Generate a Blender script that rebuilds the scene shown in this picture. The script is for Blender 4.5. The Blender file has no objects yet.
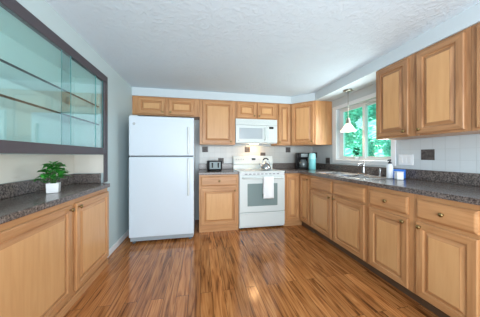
import bpy, bmesh, math, random
from mathutils import Vector, Matrix
random.seed(7)
PI = math.pi
S = bpy.context.scene
C = S.collection

# ------------------------------------------------------------------ camera
cam_d = bpy.data.cameras.new('camera')
cam = bpy.data.objects.new('camera', cam_d)
C.objects.link(cam)
cam.location = (0, 0, 1.166)
cam.rotation_euler = (PI / 2, 0, -0.196)
cam_d.sensor_width = 36.0
cam_d.sensor_fit = 'HORIZONTAL'
cam_d.lens = 198.4 / 480 * 36
cam_d.shift_y = -2.88 / 480
cam_d.clip_start = 0.02
S.camera = cam

# ------------------------------------------------------------------ light
W = bpy.data.worlds.new('sky')
S.world = W
W.use_nodes = True
bg = W.node_tree.nodes['Background']
bg.inputs['Color'].default_value = (0.74, 0.90, 1.0, 1)
bg.inputs['Strength'].default_value = 1.0

sun_d = bpy.data.lights.new('sun', 'SUN')
sun_d.energy = 6.0
sun_d.angle = 0.02
sun_d.color = (1.0, 0.96, 0.9)
sun = bpy.data.objects.new('sun', sun_d)
C.objects.link(sun)
sun.rotation_euler = Vector((0.62, -0.30, -0.75)).to_track_quat('-Z', 'Y').to_euler()


def area(name, loc, direction, sx, sy, power, col):
    d = bpy.data.lights.new(name, 'AREA')
    d.shape = 'RECTANGLE'
    d.size = sx
    d.size_y = sy
    d.energy = power
    d.color = col
    o = bpy.data.objects.new(name, d)
    C.objects.link(o)
    o.location = loc
    o.rotation_euler = Vector(direction).to_track_quat('-Z', 'Y').to_euler()
    return o


# added fill lamps behind the camera, and daylight from the kitchen window
area('rear_fill', (0.5, -2.45, 1.25), (0, 1, 0.15), 3.0, 2.0, 80, (0.88, 0.95, 1.0))  # unseen area lamp added at the open rear to brighten the room
area('ceiling_fill', (0.55, -0.45, 0.95), (0.05, 0.62, 1), 2.0, 1.0, 25, (0.88, 0.94, 1.0))  # unseen upward lamp added behind the camera to lift the ceiling
area('window_daylight', (2.19, 2.45, 1.52), (-1, -0.1, -0.1), 0.85, 0.75, 9, (0.92, 0.97, 1.0))

S.view_settings.view_transform = 'Standard'
S.view_settings.look = 'None'
S.view_settings.gamma = 1.0
S.view_settings.exposure = 0.71
S.view_settings.use_curve_mapping = False


# ------------------------------------------------------------------ mesh helpers
def add_tmp(bm, t, mat=0, M=None, smooth=False):
    if M is not None:
        bmesh.ops.transform(t, matrix=M, verts=t.verts)
    for f in t.faces:
        f.material_index = mat
        f.smooth = smooth
    me = bpy.data.meshes.new('tmp')
    t.to_mesh(me)
    t.free()
    bm.from_mesh(me)
    bpy.data.meshes.remove(me)


def box(bm, x0, x1, y0, y1, z0, z1, bev=0.0, mat=0, seg=2, M=None, smooth=False):
    t = bmesh.new()
    bmesh.ops.create_cube(t, size=1.0)
    for v in t.verts:
        v.co = Vector((x0 + (v.co.x + .5) * (x1 - x0), y0 + (v.co.y + .5) * (y1 - y0), z0 + (v.co.z + .5) * (z1 - z0)))
    if bev > 0:
        bmesh.ops.bevel(t, geom=list(t.edges), offset=bev, segments=seg, affect='EDGES', profile=0.5)
    bmesh.ops.recalc_face_normals(t, faces=t.faces)
    add_tmp(bm, t, mat, M, smooth)


def lathe(bm, prof, c=(0, 0, 0), seg=24, mat=0, M=None, smooth=True, close=False):
    """prof = [(radius, height)...] about the z axis."""
    t = bmesh.new()
    rings = []
    for r, z in prof:
        if r < 1e-6:
            rings.append([t.verts.new((c[0], c[1], c[2] + z))])
        else:
            rings.append([t.verts.new((c[0] + r * math.cos(2 * PI * k / seg), c[1] + r * math.sin(2 * PI * k / seg), c[2] + z)) for k in range(seg)])
    for a, b in zip(rings[:-1], rings[1:]):
        for k in range(seg):
            k2 = (k + 1) % seg
            if len(a) == 1 and len(b) == 1:
                continue
            if len(a) == 1:
                t.faces.new((a[0], b[k2], b[k]))
            elif len(b) == 1:
                t.faces.new((a[k], a[k2], b[0]))
            else:
                t.faces.new((a[k], a[k2], b[k2], b[k]))
    bmesh.ops.recalc_face_normals(t, faces=t.faces)
    add_tmp(bm, t, mat, M, smooth)


def tube(bm, pts, r, seg=10, mat=0, M=None, smooth=True):
    pts = [Vector(p) for p in pts]
    rr = r if isinstance(r, (list, tuple)) else [r] * len(pts)
    t = bmesh.new()
    rings = []
    up = None
    for i, p in enumerate(pts):
        d = (pts[min(i + 1, len(pts) - 1)] - pts[max(i - 1, 0)]).normalized()
        if up is None:
            up = Vector((0, 0, 1)) if abs(d.z) < .9 else Vector((1, 0, 0))
        a = d.cross(up).normalized()
        b = a.cross(d).normalized()
        up = b
        rings.append([t.verts.new(p + (a * math.cos(2 * PI * k / seg) + b * math.sin(2 * PI * k / seg)) * rr[i]) for k in range(seg)])
    for a, b in zip(rings[:-1], rings[1:]):
        for k in range(seg):
            t.faces.new((a[k], a[(k + 1) % seg], b[(k + 1) % seg], b[k]))
    t.faces.new(rings[0])
    t.faces.new(rings[-1])
    bmesh.ops.recalc_face_normals(t, faces=t.faces)
    add_tmp(bm, t, mat, M, smooth)


def rings_panel(bm, x0, x1, z0, z1, yb, prof, mats=(0, 1)):
    """nested rectangles: prof = [(inset, outward)...]; outward is -y from yb. mats[1] on top and bottom strips."""
    t = bmesh.new()
    R = []
    for ins, out in prof:
        y = yb - out
        R.append([t.verts.new((x0 + ins, y, z0 + ins)), t.verts.new((x1 - ins, y, z0 + ins)),
                  t.verts.new((x1 - ins, y, z1 - ins)), t.verts.new((x0 + ins, y, z1 - ins))])
    strips = []
    for a, b in zip(R[:-1], R[1:]):
        for k in range(4):
            f = t.faces.new((a[k], a[(k + 1) % 4], b[(k + 1) % 4], b[k]))
            strips.append((f, mats[1] if k in (0, 2) else mats[0]))
    f = t.faces.new(R[-1])
    strips.append((f, mats[2] if len(mats) > 2 else mats[0]))
    f = t.faces.new(list(reversed(R[0])))
    strips.append((f, mats[0]))
    for f, m in strips:
        f.material_index = m
    bmesh.ops.recalc_face_normals(t, faces=t.faces)
    me = bpy.data.meshes.new('tmp')
    t.to_mesh(me)
    t.free()
    bm.from_mesh(me)
    bpy.data.meshes.remove(me)


def prism(bm, poly, z0, z1, bev=0.0, mat=0, M=None, seg=2):
    """extrude a polygon in xy from z0 to z1"""
    t = bmesh.new()
    lo = [t.verts.new((x, y, z0)) for x, y in poly]
    hi = [t.verts.new((x, y, z1)) for x, y in poly]
    n = len(poly)
    t.faces.new(lo)
    t.faces.new(hi)
    for k in range(n):
        t.faces.new((lo[k], lo[(k + 1) % n], hi[(k + 1) % n], hi[k]))
    bmesh.ops.recalc_face_normals(t, faces=t.faces)
    if bev > 0:
        bmesh.ops.bevel(t, geom=list(t.edges), offset=bev, segments=seg, affect='EDGES', profile=0.5)
    add_tmp(bm, t, mat, M)


def obj(name, bm, mats, parent=None, label=None):
    me = bpy.data.meshes.new(name)
    bm.to_mesh(me)
    bm.free()
    if not isinstance(mats, (list, tuple)):
        mats = [mats]
    for m in mats:
        me.materials.append(m)
    o = bpy.data.objects.new(name, me)
    C.objects.link(o)
    if parent is not None:
        o.parent = parent
    if label:
        o['label'] = label
    return o


def thing(name, label, cat, loc=(0, 0, 0), rz=0.0, group=None):
    o = bpy.data.objects.new(name, None)
    o.empty_display_size = 0.1
    C.objects.link(o)
    o.location = loc
    o.rotation_euler = (0, 0, rz)
    o['label'] = label
    o['category'] = cat
    if group:
        o['group'] = group
    return o


def tag(o, label, cat, group=None):
    o['label'] = label
    o['category'] = cat
    if group:
        o['group'] = group
    return o


def struct(name, bm, mats, parent=None):
    o = obj(name, bm, mats, parent)
    if parent is None:
        o['kind'] = 'structure'
    return o


def NB():
    return bmesh.new()


# ------------------------------------------------------------------ materials
def mat(name, col, rough=0.5, metal=0.0, coat=0.0, trans=0.0, emit=None, es=0.0, spec=0.5, alpha=None):
    m = bpy.data.materials.new(name)
    m.use_nodes = True
    b = m.node_tree.nodes['Principled BSDF']
    b.inputs['Base Color'].default_value = (*col, 1)
    b.inputs['Roughness'].default_value = rough
    b.inputs['Metallic'].default_value = metal
    b.inputs['Coat Weight'].default_value = coat
    b.inputs['Coat Roughness'].default_value = 0.15
    b.inputs['Transmission Weight'].default_value = trans
    b.inputs['Specular IOR Level'].default_value = spec
    if emit:
        b.inputs['Emission Color'].default_value = (*emit, 1)
        b.inputs['Emission Strength'].default_value = es
    return m


def nodes(m):
    nt = m.node_tree
    return nt, nt.nodes, nt.links, nt.nodes['Principled BSDF']


def ramp(N, stops):
    r = N.new('ShaderNodeValToRGB')
    e = r.color_ramp.elements
    while len(e) < len(stops):
        e.new(0.5)
    for k, (p, c) in enumerate(stops):
        e[k].position = p
        e[k].color = (*c, 1)
    return r


def wood(name, horiz=False, lo=(0.40, 0.186, 0.074), mid=(0.50, 0.250, 0.106), hi=(0.57, 0.302, 0.135)):
    m = mat(name, mid, 0.36, coat=0.08, spec=0.4)
    nt, N, L, b = nodes(m)
    tc = N.new('ShaderNodeTexCoord')
    oi = N.new('ShaderNodeObjectInfo')
    mul = N.new('ShaderNodeMath'); mul.operation = 'MULTIPLY'; mul.inputs[1].default_value = 37.0
    L.new(oi.outputs['Random'], mul.inputs[0])
    add = N.new('ShaderNodeVectorMath'); add.operation = 'ADD'
    L.new(tc.outputs['Object'], add.inputs[0]); L.new(mul.outputs[0], add.inputs[1])
    mp = N.new('ShaderNodeMapping')
    mp.inputs['Scale'].default_value = (1.3, 16, 16) if horiz else (16, 16, 1.3)
    L.new(add.outputs[0], mp.inputs['Vector'])
    n1 = N.new('ShaderNodeTexNoise'); n1.inputs['Scale'].default_value = 2.2; n1.inputs['Detail'].default_value = 6; n1.inputs['Distortion'].default_value = 0.6
    L.new(mp.outputs[0], n1.inputs['Vector'])
    n2 = N.new('ShaderNodeTexNoise'); n2.inputs['Scale'].default_value = 2.4; n2.inputs['Detail'].default_value = 2
    L.new(add.outputs[0], n2.inputs['Vector'])
    mx = N.new('ShaderNodeMath'); mx.operation = 'MULTIPLY_ADD'; mx.inputs[1].default_value = 0.45
    L.new(n2.outputs['Fac'], mx.inputs[0]); L.new(n1.outputs['Fac'], mx.inputs[2])
    r = ramp(N, [(0.50, lo), (0.72, mid), (0.95, hi)])
    L.new(mx.outputs[0], r.inputs[0])
    hsv = N.new('ShaderNodeHueSaturation')
    vm = N.new('ShaderNodeMapRange'); vm.inputs['To Min'].default_value = 0.92; vm.inputs['To Max'].default_value = 1.08
    L.new(oi.outputs['Random'], vm.inputs['Value']); L.new(vm.outputs[0], hsv.inputs['Value'])
    L.new(r.outputs[0], hsv.inputs['Color']); L.new(hsv.outputs[0], b.inputs['Base Color'])
    bp = N.new('ShaderNodeBump'); bp.inputs['Strength'].default_value = 0.04
    L.new(n1.outputs['Fac'], bp.inputs['Height']); L.new(bp.outputs[0], b.inputs['Normal'])
    return m


WV = wood('maple_upright')
WH = wood('maple_crosswise', True)
WVD = wood('darker_maple_upright', False, (0.27, 0.125, 0.055), (0.39, 0.195, 0.088), (0.50, 0.265, 0.125))  # darker, more contrasty maple for the right wall cabinet frames
WHD = wood('darker_maple_crosswise', True, (0.27, 0.125, 0.055), (0.39, 0.195, 0.088), (0.50, 0.265, 0.125))
WP = wood('maple_panel', False, (0.60, 0.318, 0.134), (0.64, 0.350, 0.152), (0.67, 0.378, 0.170))
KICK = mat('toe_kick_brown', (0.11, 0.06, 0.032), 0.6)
WHITE = mat('white_enamel', (0.65, 0.70, 0.69), 0.22, coat=0.2)
FRIDGE = mat('white_pebbled_steel', (0.62, 0.70, 0.77), 0.32)
nt, N, L, b = nodes(FRIDGE)
tx = N.new('ShaderNodeTexNoise'); tx.inputs['Scale'].default_value = 260
bp = N.new('ShaderNodeBump'); bp.inputs['Strength'].default_value = 0.05
tcn = N.new('ShaderNodeTexCoord'); L.new(tcn.outputs['Object'], tx.inputs['Vector'])
L.new(tx.outputs['Fac'], bp.inputs['Height']); L.new(bp.outputs[0], b.inputs['Normal'])
GASKET = mat('grey_gasket', (0.10, 0.11, 0.12), 0.6)
GREYP = mat('pale_grey_plastic', (0.42, 0.44, 0.46), 0.4)
PANELG = mat('pale_panel', (0.66, 0.68, 0.69), 0.35)
BLACK = mat('black_plastic', (0.007, 0.007, 0.008), 0.42, spec=0.15)
BLACKG = mat('dark_display', (0.01, 0.015, 0.015), 0.08)
CHROME = mat('chrome', (0.50, 0.50, 0.50), 0.1, 1.0)
STEEL = mat('brushed_steel', (0.48, 0.47, 0.46), 0.22, 1.0)
DSTEEL = mat('dark_brushed_steel', (0.24, 0.29, 0.30), 0.5, 0.1, spec=0.3)
GRILLE = mat('grey_grille_plastic', (0.34, 0.38, 0.41), 0.5)
NICKEL = mat('brushed_nickel', (0.30, 0.29, 0.24), 0.3, 1.0)
BRASS = mat('aged_brass', (0.30, 0.21, 0.09), 0.28, 1.0)
TEAL = mat('teal_metal', (0.20, 0.60, 0.63), 0.3)
TEALL = mat('pale_teal_lid', (0.36, 0.72, 0.74), 0.3)
BLUE = mat('blue_cardboard', (0.035, 0.20, 0.72), 0.5)
CERAM = mat('white_ceramic', (0.82, 0.83, 0.84), 0.2)
SOAPW = mat('white_bottle_plastic', (0.80, 0.84, 0.90), 0.3)
CLOTH = mat('white_terry_cloth', (0.82, 0.83, 0.84), 0.95)
FRAMED = mat('dark_taupe_paint', (0.066, 0.055, 0.064), 0.42)
TRIMW = mat('white_trim_paint', (0.80, 0.82, 0.84), 0.4)
VINYL = mat('white_vinyl', (0.70, 0.70, 0.70), 0.35)
SOIL = mat('soil', (0.03, 0.02, 0.012), 0.9)


def wall_paint(name, col, scale=60, strength=0.05, rough=0.6):
    m = mat(name, col, rough)
    nt, N, L, b = nodes(m)
    tc = N.new('ShaderNodeTexCoord')
    n = N.new('ShaderNodeTexNoise'); n.inputs['Scale'].default_value = scale; n.inputs['Detail'].default_value = 4
    L.new(tc.outputs['Object'], n.inputs['Vector'])
    bp = N.new('ShaderNodeBump'); bp.inputs['Strength'].default_value = strength
    L.new(n.outputs['Fac'], bp.inputs['Height']); L.new(bp.outputs[0], b.inputs['Normal'])
    return m


PAINT = wall_paint('pale_cool_wall_paint', (0.58, 0.63, 0.65))
PAINTL = wall_paint('pale_teal_grey_paint', (0.50, 0.60, 0.61))
PAINTS = wall_paint('soffit_paint', (0.57, 0.645, 0.68))
CREAM = wall_paint('alcove_cream', (0.76, 0.735, 0.665))  # cream tone for the alcove faces below the hutch
CEIL = mat('textured_ceiling_paint', (0.61, 0.71, 0.785), 0.8)
nt, N, L, b = nodes(CEIL)
tc = N.new('ShaderNodeTexCoord')
n = N.new('ShaderNodeTexNoise'); n.inputs['Scale'].default_value = 16; n.inputs['Detail'].default_value = 6; n.inputs['Distortion'].default_value = 1.2
L.new(tc.outputs['Object'], n.inputs['Vector'])
r = ramp(N, [(0.46, (0, 0, 0)), (0.58, (1, 1, 1))]); L.new(n.outputs['Fac'], r.inputs[0])
bp = N.new('ShaderNodeBump'); bp.inputs['Strength'].default_value = 0.2; bp.inputs['Distance'].default_value = 0.014
L.new(r.outputs[0], bp.inputs['Height']); L.new(bp.outputs[0], b.inputs['Normal'])


def floor_mat():
    m = mat('laminate_planks', (0.3, 0.12, 0.04), 0.24)
    nt, N, L, b = nodes(m)
    tc = N.new('ShaderNodeTexCoord')
    mp = N.new('ShaderNodeMapping'); mp.inputs['Rotation'].default_value = (0, 0, PI / 2)
    L.new(tc.outputs['Object'], mp.inputs['Vector'])
    br = N.new('ShaderNodeTexBrick')
    br.offset = 0.37; br.inputs['Scale'].default_value = 1.0
    br.inputs['Brick Width'].default_value = 1.25; br.inputs['Row Height'].default_value = 0.098
    br.inputs['Mortar Size'].default_value = 0.0016; br.inputs['Mortar Smooth'].default_value = 0.3
    br.inputs['Color1'].default_value = (0, 0, 0, 1); br.inputs['Color2'].default_value = (1, 1, 1, 1); br.inputs['Mortar'].default_value = (0.5, 0.5, 0.5, 1)
    L.new(mp.outputs[0], br.inputs['Vector'])
    off = N.new('ShaderNodeVectorMath'); off.operation = 'MULTIPLY_ADD'
    off.inputs[1].default_value = (13.1, 7.7, 5.3)
    L.new(br.outputs['Color'], off.inputs[0]); L.new(tc.outputs['Object'], off.inputs[2])
    m2 = N.new('ShaderNodeMapping'); m2.inputs['Scale'].default_value = (20, 1.2, 1)
    L.new(off.outputs[0], m2.inputs['Vector'])
    n1 = N.new('ShaderNodeTexNoise'); n1.inputs['Scale'].default_value = 1.15; n1.inputs['Detail'].default_value = 6; n1.inputs['Distortion'].default_value = 2.2
    L.new(m2.outputs[0], n1.inputs['Vector'])
    r1 = ramp(N, [(0.31, (0.095, 0.030, 0.008)), (0.39, (0.26, 0.088, 0.024)), (0.50, (0.42, 0.158, 0.046)), (0.68, (0.56, 0.245, 0.084))])
    L.new(n1.outputs['Fac'], r1.inputs[0])
    hs = N.new('ShaderNodeHueSaturation')
    vr = N.new('ShaderNodeMapRange'); vr.inputs['To Min'].default_value = 0.82; vr.inputs['To Max'].default_value = 1.15
    L.new(br.outputs['Color'], vr.inputs['Value']); L.new(vr.outputs[0], hs.inputs['Value']); L.new(r1.outputs[0], hs.inputs['Color'])
    mx = N.new('ShaderNodeMix'); mx.data_type = 'RGBA'
    L.new(br.outputs['Fac'], mx.inputs['Factor']); L.new(hs.outputs[0], mx.inputs['A'])
    mx.inputs['B'].default_value = (0.05, 0.02, 0.008, 1)
    L.new(mx.outputs['Result'], b.inputs['Base Color'])
    rr = N.new('ShaderNodeMapRange'); rr.inputs['To Min'].default_value = 0.10; rr.inputs['To Max'].default_value = 0.20
    L.new(n1.outputs['Fac'], rr.inputs['Value']); L.new(rr.outputs[0], b.inputs['Roughness'])
    return m


FLOOR = floor_mat()


def counter_mat():
    m = mat('speckled_laminate', (0.06, 0.05, 0.05), 0.2)
    nt, N, L, b = nodes(m)
    tc = N.new('ShaderNodeTexCoord')
    n = N.new('ShaderNodeTexNoise'); n.inputs['Scale'].default_value = 95; n.inputs['Detail'].default_value = 3; n.inputs['Roughness'].default_value = 0.7
    L.new(tc.outputs['Object'], n.inputs['Vector'])
    r = ramp(N, [(0.36, (0.028, 0.023, 0.022)), (0.48, (0.10, 0.082, 0.076)), (0.58, (0.19, 0.155, 0.138)), (0.68, (0.25, 0.215, 0.195))])
    L.new(n.outputs['Fac'], r.inputs[0]); L.new(r.outputs[0], b.inputs['Base Color'])
    return m


COUNTER = counter_mat()


def tile_mat(name, axis, x_off, c1=(0.60, 0.65, 0.675), c2=(0.575, 0.625, 0.65), cm=(0.53, 0.575, 0.60)):
    m = mat(name, (0.7, 0.72, 0.72), 0.25)
    nt, N, L, b = nodes(m)
    tc = N.new('ShaderNodeTexCoord')
    sp = N.new('ShaderNodeSeparateXYZ'); L.new(tc.outputs['Object'], sp.inputs[0])
    cb = N.new('ShaderNodeCombineXYZ')
    a = N.new('ShaderNodeMath'); a.operation = 'ADD'; a.inputs[1].default_value = x_off
    L.new(sp.outputs[axis], a.inputs[0]); L.new(a.outputs[0], cb.inputs[0])
    a2 = N.new('ShaderNodeMath'); a2.operation = 'ADD'; a2.inputs[1].default_value = -1.02 + 0.1055 * 10
    L.new(sp.outputs[2], a2.inputs[0]); L.new(a2.outputs[0], cb.inputs[1])
    br = N.new('ShaderNodeTexBrick'); br.offset = 0.0
    br.inputs['Scale'].default_value = 1.0; br.inputs['Brick Width'].default_value = 0.1055; br.inputs['Row Height'].default_value = 0.1055
    br.inputs['Mortar Size'].default_value = 0.0022; br.inputs['Mortar Smooth'].default_value = 0.4
    br.inputs['Color1'].default_value = (*c1, 1); br.inputs['Color2'].default_value = (*c2, 1); br.inputs['Mortar'].default_value = (*cm, 1)
    L.new(cb.outputs[0], br.inputs['Vector']); L.new(br.outputs['Color'], b.inputs['Base Color'])
    bp = N.new('ShaderNodeBump'); bp.invert = True; bp.inputs['Strength'].default_value = 0.4; bp.inputs['Distance'].default_value = 0.002
    L.new(br.outputs['Fac'], bp.inputs['Height']); L.new(bp.outputs[0], b.inputs['Normal'])
    return m


ACCENT = mat('dark_bronze_tile', (0.085, 0.078, 0.080), 0.45, 0.0, spec=0.3)
nt, N, L, b = nodes(ACCENT)
tcx = N.new('ShaderNodeTexCoord'); tx = N.new('ShaderNodeTexNoise'); tx.inputs['Scale'].default_value = 40
L.new(tcx.outputs['Object'], tx.inputs['Vector'])
r = ramp(N, [(0.3, (0.05, 0.042, 0.042)), (0.7, (0.12, 0.105, 0.10))]); L.new(tx.outputs['Fac'], r.inputs[0]); L.new(r.outputs[0], b.inputs['Base Color'])


def clear_glass(name, tint, refl=1.0, rough=0.0):
    m = bpy.data.materials.new(name)
    m.use_nodes = True
    nt = m.node_tree; N = nt.nodes; L = nt.links
    N.remove(N['Principled BSDF'])
    out = N['Material Output']
    tr = N.new('ShaderNodeBsdfTransparent'); tr.inputs['Color'].default_value = (*tint, 1)
    gl = N.new('ShaderNodeBsdfGlossy'); gl.inputs['Roughness'].default_value = rough
    lw = N.new('ShaderNodeLayerWeight'); lw.inputs['Blend'].default_value = 0.5
    pw = N.new('ShaderNodeMath'); pw.operation = 'POWER'; pw.inputs[1].default_value = 5.0
    L.new(lw.outputs['Facing'], pw.inputs[0])
    mu = N.new('ShaderNodeMath'); mu.operation = 'MULTIPLY_ADD'; mu.inputs[1].default_value = 0.9 * refl; mu.inputs[2].default_value = 0.045 * refl; mu.use_clamp = True
    L.new(pw.outputs[0], mu.inputs[0])
    mx = N.new('ShaderNodeMixShader')
    L.new(mu.outputs[0], mx.inputs[0]); L.new(tr.outputs[0], mx.inputs[1]); L.new(gl.outputs[0], mx.inputs[2])
    L.new(mx.outputs[0], out.inputs['Surface'])
    return m


PANE = clear_glass('window_glass', (0.70, 1.0, 0.95))
CABGLASS = clear_glass('sliding_door_glass', (0.90, 0.985, 0.985), 2.2)
GEDGE = mat('green_glass_edge', (0.10, 0.34, 0.34), 0.15)
SHELFG = clear_glass('shelf_glass', (0.975, 0.995, 0.995), 0.12)
SHELFE = mat('shelf_edge', (0.02, 0.035, 0.045), 0.3)
OVENG = mat('oven_window_glass', (0.20, 0.27, 0.27), 0.08)
MICROG = mat('microwave_window', (0.42, 0.47, 0.50), 0.12)
SHADE = mat('frosted_glass_shade', (0.84, 0.78, 0.68), 0.4, trans=0.3, emit=(1.0, 0.86, 0.66), es=0.35)
LENS = mat('hood_lamp_lens', (1, 0.9, 0.7), 0.4, emit=(1.0, 0.72, 0.42), es=14)

# ------------------------------------------------------------------ key dimensions
YB = 3.68        # back wall
XR = 2.235       # right wall
XL = -1.05       # left wall plane
ZC = 2.235       # ceiling
ZS = 2.107       # soffit underside
ZB, ZT = 1.354, 2.105   # wall cabinets
YR = -2.5        # rear limit of the room

# ------------------------------------------------------------------ room
bm = NB(); box(bm, XL - .5, XR + .2, YR, YB + .15, -.12, 0)
struct('floor', bm, FLOOR)
bm = NB(); box(bm, XL - .5, XR + .2, YR, YB + .15, ZC, ZC + .12)
struct('ceiling', bm, CEIL)
bm = NB(); box(bm, XL - .5, XR + .2, YB, YB + .15, 0, ZC)
wall_back = struct('wall_back', bm, PAINT)
# left wall with the hutch alcove
AY0, AY1, AZ0, AZ1, AXB = 0.62, 2.47, 0.826, 2.03, -1.35
bm = NB()
box(bm, XL - .5, XL, AY1, YB, 0, ZC)
box(bm, XL - .5, XL, YR, AY0, 0, ZC)
box(bm, XL - .5, XL, AY0, AY1, AZ1, ZC)
box(bm, XL - .5, XL, AY0, AY1, 0, AZ0)
box(bm, XL - .5, AXB, AY0, AY1, AZ0, AZ1)
wall_left = struct('wall_left', bm, PAINTL)
bm = NB(); box(bm, AXB, AXB + .002, AY0, AY1, AZ0 + .147, 1.175); box(bm, AXB + .002, XL - .001, AY1 - .0018, AY1, AZ0 + .147, 1.175)
obj('alcove_cream_face', bm, CREAM, wall_left)  # thin cream sheets over the alcove back and far end
# right wall with the window opening
WY0, WY1, WZ0, WZ1 = 1.965, 2.935, 1.10, 1.93
bm = NB()
box(bm, XR, XR + .15, WY1, YB, 0, ZC)
box(bm, XR, XR + .15, YR, WY0, 0, ZC)
box(bm, XR, XR + .15, WY0, WY1, 0, WZ0)
box(bm, XR, XR + .15, WY0, WY1, WZ1, ZC)
wall_right = struct('wall_right', bm, PAINT)
# soffit above the wall cabinets, following the corner cabinet
SX, SY = 1.911, 3.357
bm = NB()
prism(bm, [(XL, YB), (XL, SY), (1.614, SY), (SX, 3.06), (SX, YR), (XR, YR), (XR, YB)], ZS, ZC)
struct('trim_1', bm, PAINTS)
# baseboard on the left wall between the hutch and the back wall
bm = NB(); box(bm, XL, XL + .014, 2.41, YB, 0, .075, .004)
struct('baseboard_left', bm, TRIMW)

# tile backsplash
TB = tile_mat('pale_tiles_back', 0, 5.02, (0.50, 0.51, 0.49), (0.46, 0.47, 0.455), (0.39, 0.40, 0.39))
TR = tile_mat('pale_tiles_right', 1, 5.0)
bm = NB()
T = .007
box(bm, -.02, XR - T, YB - T, YB, .90, ZB - .002)
for x, z in [(.079, 1.28), (.872, 1.28), (.37, 1.07), (1.18, 1.175), (1.70, 1.28)]:
    box(bm, x - .051, x + .051, YB - T - .003, YB - T, z - .051, z + .051, .001, 1)
obj('tile_panel', bm, [TB, ACCENT], wall_back)
bm = NB()
box(bm, XR - T, XR, 3.035, YB, .90, ZB - .002)
box(bm, XR - T, XR, 1.905, 3.035, .90, 1.042)
box(bm, XR - T, XR, .70, 1.905, .90, ZB - .010)
for y, z in [(3.56, 1.175), (3.17, 1.075), (1.58, 1.175)]:
    box(bm, XR - T - .003, XR - T, y - .060, y + .060, z - .053, z + .053, .001, 1)
obj('tile_panel', bm, [TR, ACCENT], wall_right)

# window: casing, jambs, sliding sashes
win = thing('window_1', 'white sliding window above the sink', 'window', (0, 0, 0))
del win['label'], win['category']
win['kind'] = 'structure'
bm = NB()
cx0 = XR - .018
box(bm, cx0, XR, WY1, 3.03, 1.045, 1.985, .004)
box(bm, cx0, XR, 1.91, WY0, 1.045, 1.985, .004)
box(bm, cx0, XR, WY0, WY1, WZ1, 1.985, .004)
box(bm, cx0, XR, WY0, WY1, 1.045, WZ0 - .022, .004)
obj('casing', bm, TRIMW, win)
bm = NB(); box(bm, XR - .035, XR + .09, WY0, WY1, WZ0 - .022, WZ0 + .003, .005)
obj('sill', bm, TRIMW, win)
bm = NB()
for (a, b2, c_, d) in [(WY1 - .035, WY1, WZ0, WZ1), (WY0, WY0 + .035, WZ0, WZ1)]:
    box(bm, XR + .045, XR + .13, a, b2, c_, d, .003)
box(bm, XR + .045, XR + .13, WY0 + .035, WY1 - .035, WZ1 - .03, WZ1, .003)
box(bm, XR + .045, XR + .13, WY0 + .035, WY1 - .035, WZ0, WZ0 + .03, .003)
obj('frame', bm, VINYL, win)


def sash(y0, y1, x):
    bm = NB()
    w = .042
    z0, z1 = WZ0 + .03, WZ1 - .03
    box(bm, x, x + .03, y0, y0 + w, z0, z1, .003)
    box(bm, x, x + .03, y1 - w, y1, z0, z1, .003)
    box(bm, x, x + .03, y0 + w, y1 - w, z0, z0 + w * .6, .003)
    box(bm, x, x + .03, y0 + w, y1 - w, z1 - w * .6, z1, .003)
    s = obj('sash', bm, VINYL, win)
    bm = NB(); box(bm, x + .012, x + .016, y0 + w, y1 - w, z0 + w * .6, z1 - w * .6)
    obj('pane', bm, PANE, s)


sash(2.42, WY1 - .036, XR + .052)
sash(WY0 + .036, 2.465, XR + .088)

# ------------------------------------------------------------------ cabinet parts
DOORP = [(0, 0), (0, .015), (.005, .020), (.046, .020), (.050, .0175), (.053, .0075), (.060, .0075), (.082, .0185), (.086, .0185)]


def knob(parent, x, y, z, name='knob'):
    bm = NB()
    M = Matrix.Translation((x, y, z)) @ Matrix.Rotation(PI / 2, 4, 'X')
    lathe(bm, [(0, 0), (.008, 0), (.0055, .006), (.0055, .011), (.012, .015), (.0155, .021), (.014, .026), (.008, .030), (0, .031)], seg=16, M=M)
    return obj(name, bm, BRASS, parent)


def door(root, x0, x1, z0, z1, yb=0.0, kn=None, fm=None):
    bm = NB()
    rings_panel(bm, x0, x1, z0, z1, yb - .001, DOORP, (0, 1, 2))
    d = obj('door', bm, [*(fm or (WV, WH)), WP], root)
    if kn:
        knob(d, kn[0], yb - .020, kn[1])
    return d


def drawer(root, x0, x1, z0, z1, yb=0.0, kn=True, name='drawer'):
    bm = NB()
    rings_panel(bm, x0, x1, z0, z1, yb - .001, [(0, 0), (0, .012), (.010, .018), (.016, .020)], (1, 1))
    d = obj(name, bm, [WV, WH], root)
    if kn:
        knob(d, (x0 + x1) / 2, yb - .020, (z0 + z1) / 2)
    return d


def carcass(root, x0, x1, y0, y1, z0, z1, name='carcass'):
    bm = NB(); box(bm, x0, x1, y0, y1, z0, z1, .001)
    return obj(name, bm, [WV], root)


def face_frame(root, w, z0, z1, stiles, rails, t=.02, fm=None):
    """stiles: [(x0,x1)]; rails: [(z0,z1)] running between the outer stiles"""
    bm = NB()
    for a, c_ in stiles:
        box(bm, a, c_, 0, t, z0, z1, .0008, 0)
    xs = sorted(stiles)
    for a, c_ in zip(xs[:-1], xs[1:]):
        for q, p in rails:
            box(bm, a[1], c_[0], .0005, t, q, p, 0, 1)
        box(bm, a[1], c_[0], .012, t, z0, z1, 0, 0)
    return obj('face_frame', bm, list(fm or (WV, WH)), root)


G_UP = 'maple wall cabinets'
G_BASE = 'maple base cabinets'

YU = 3.372
DU = YB - YU - .001


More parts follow.
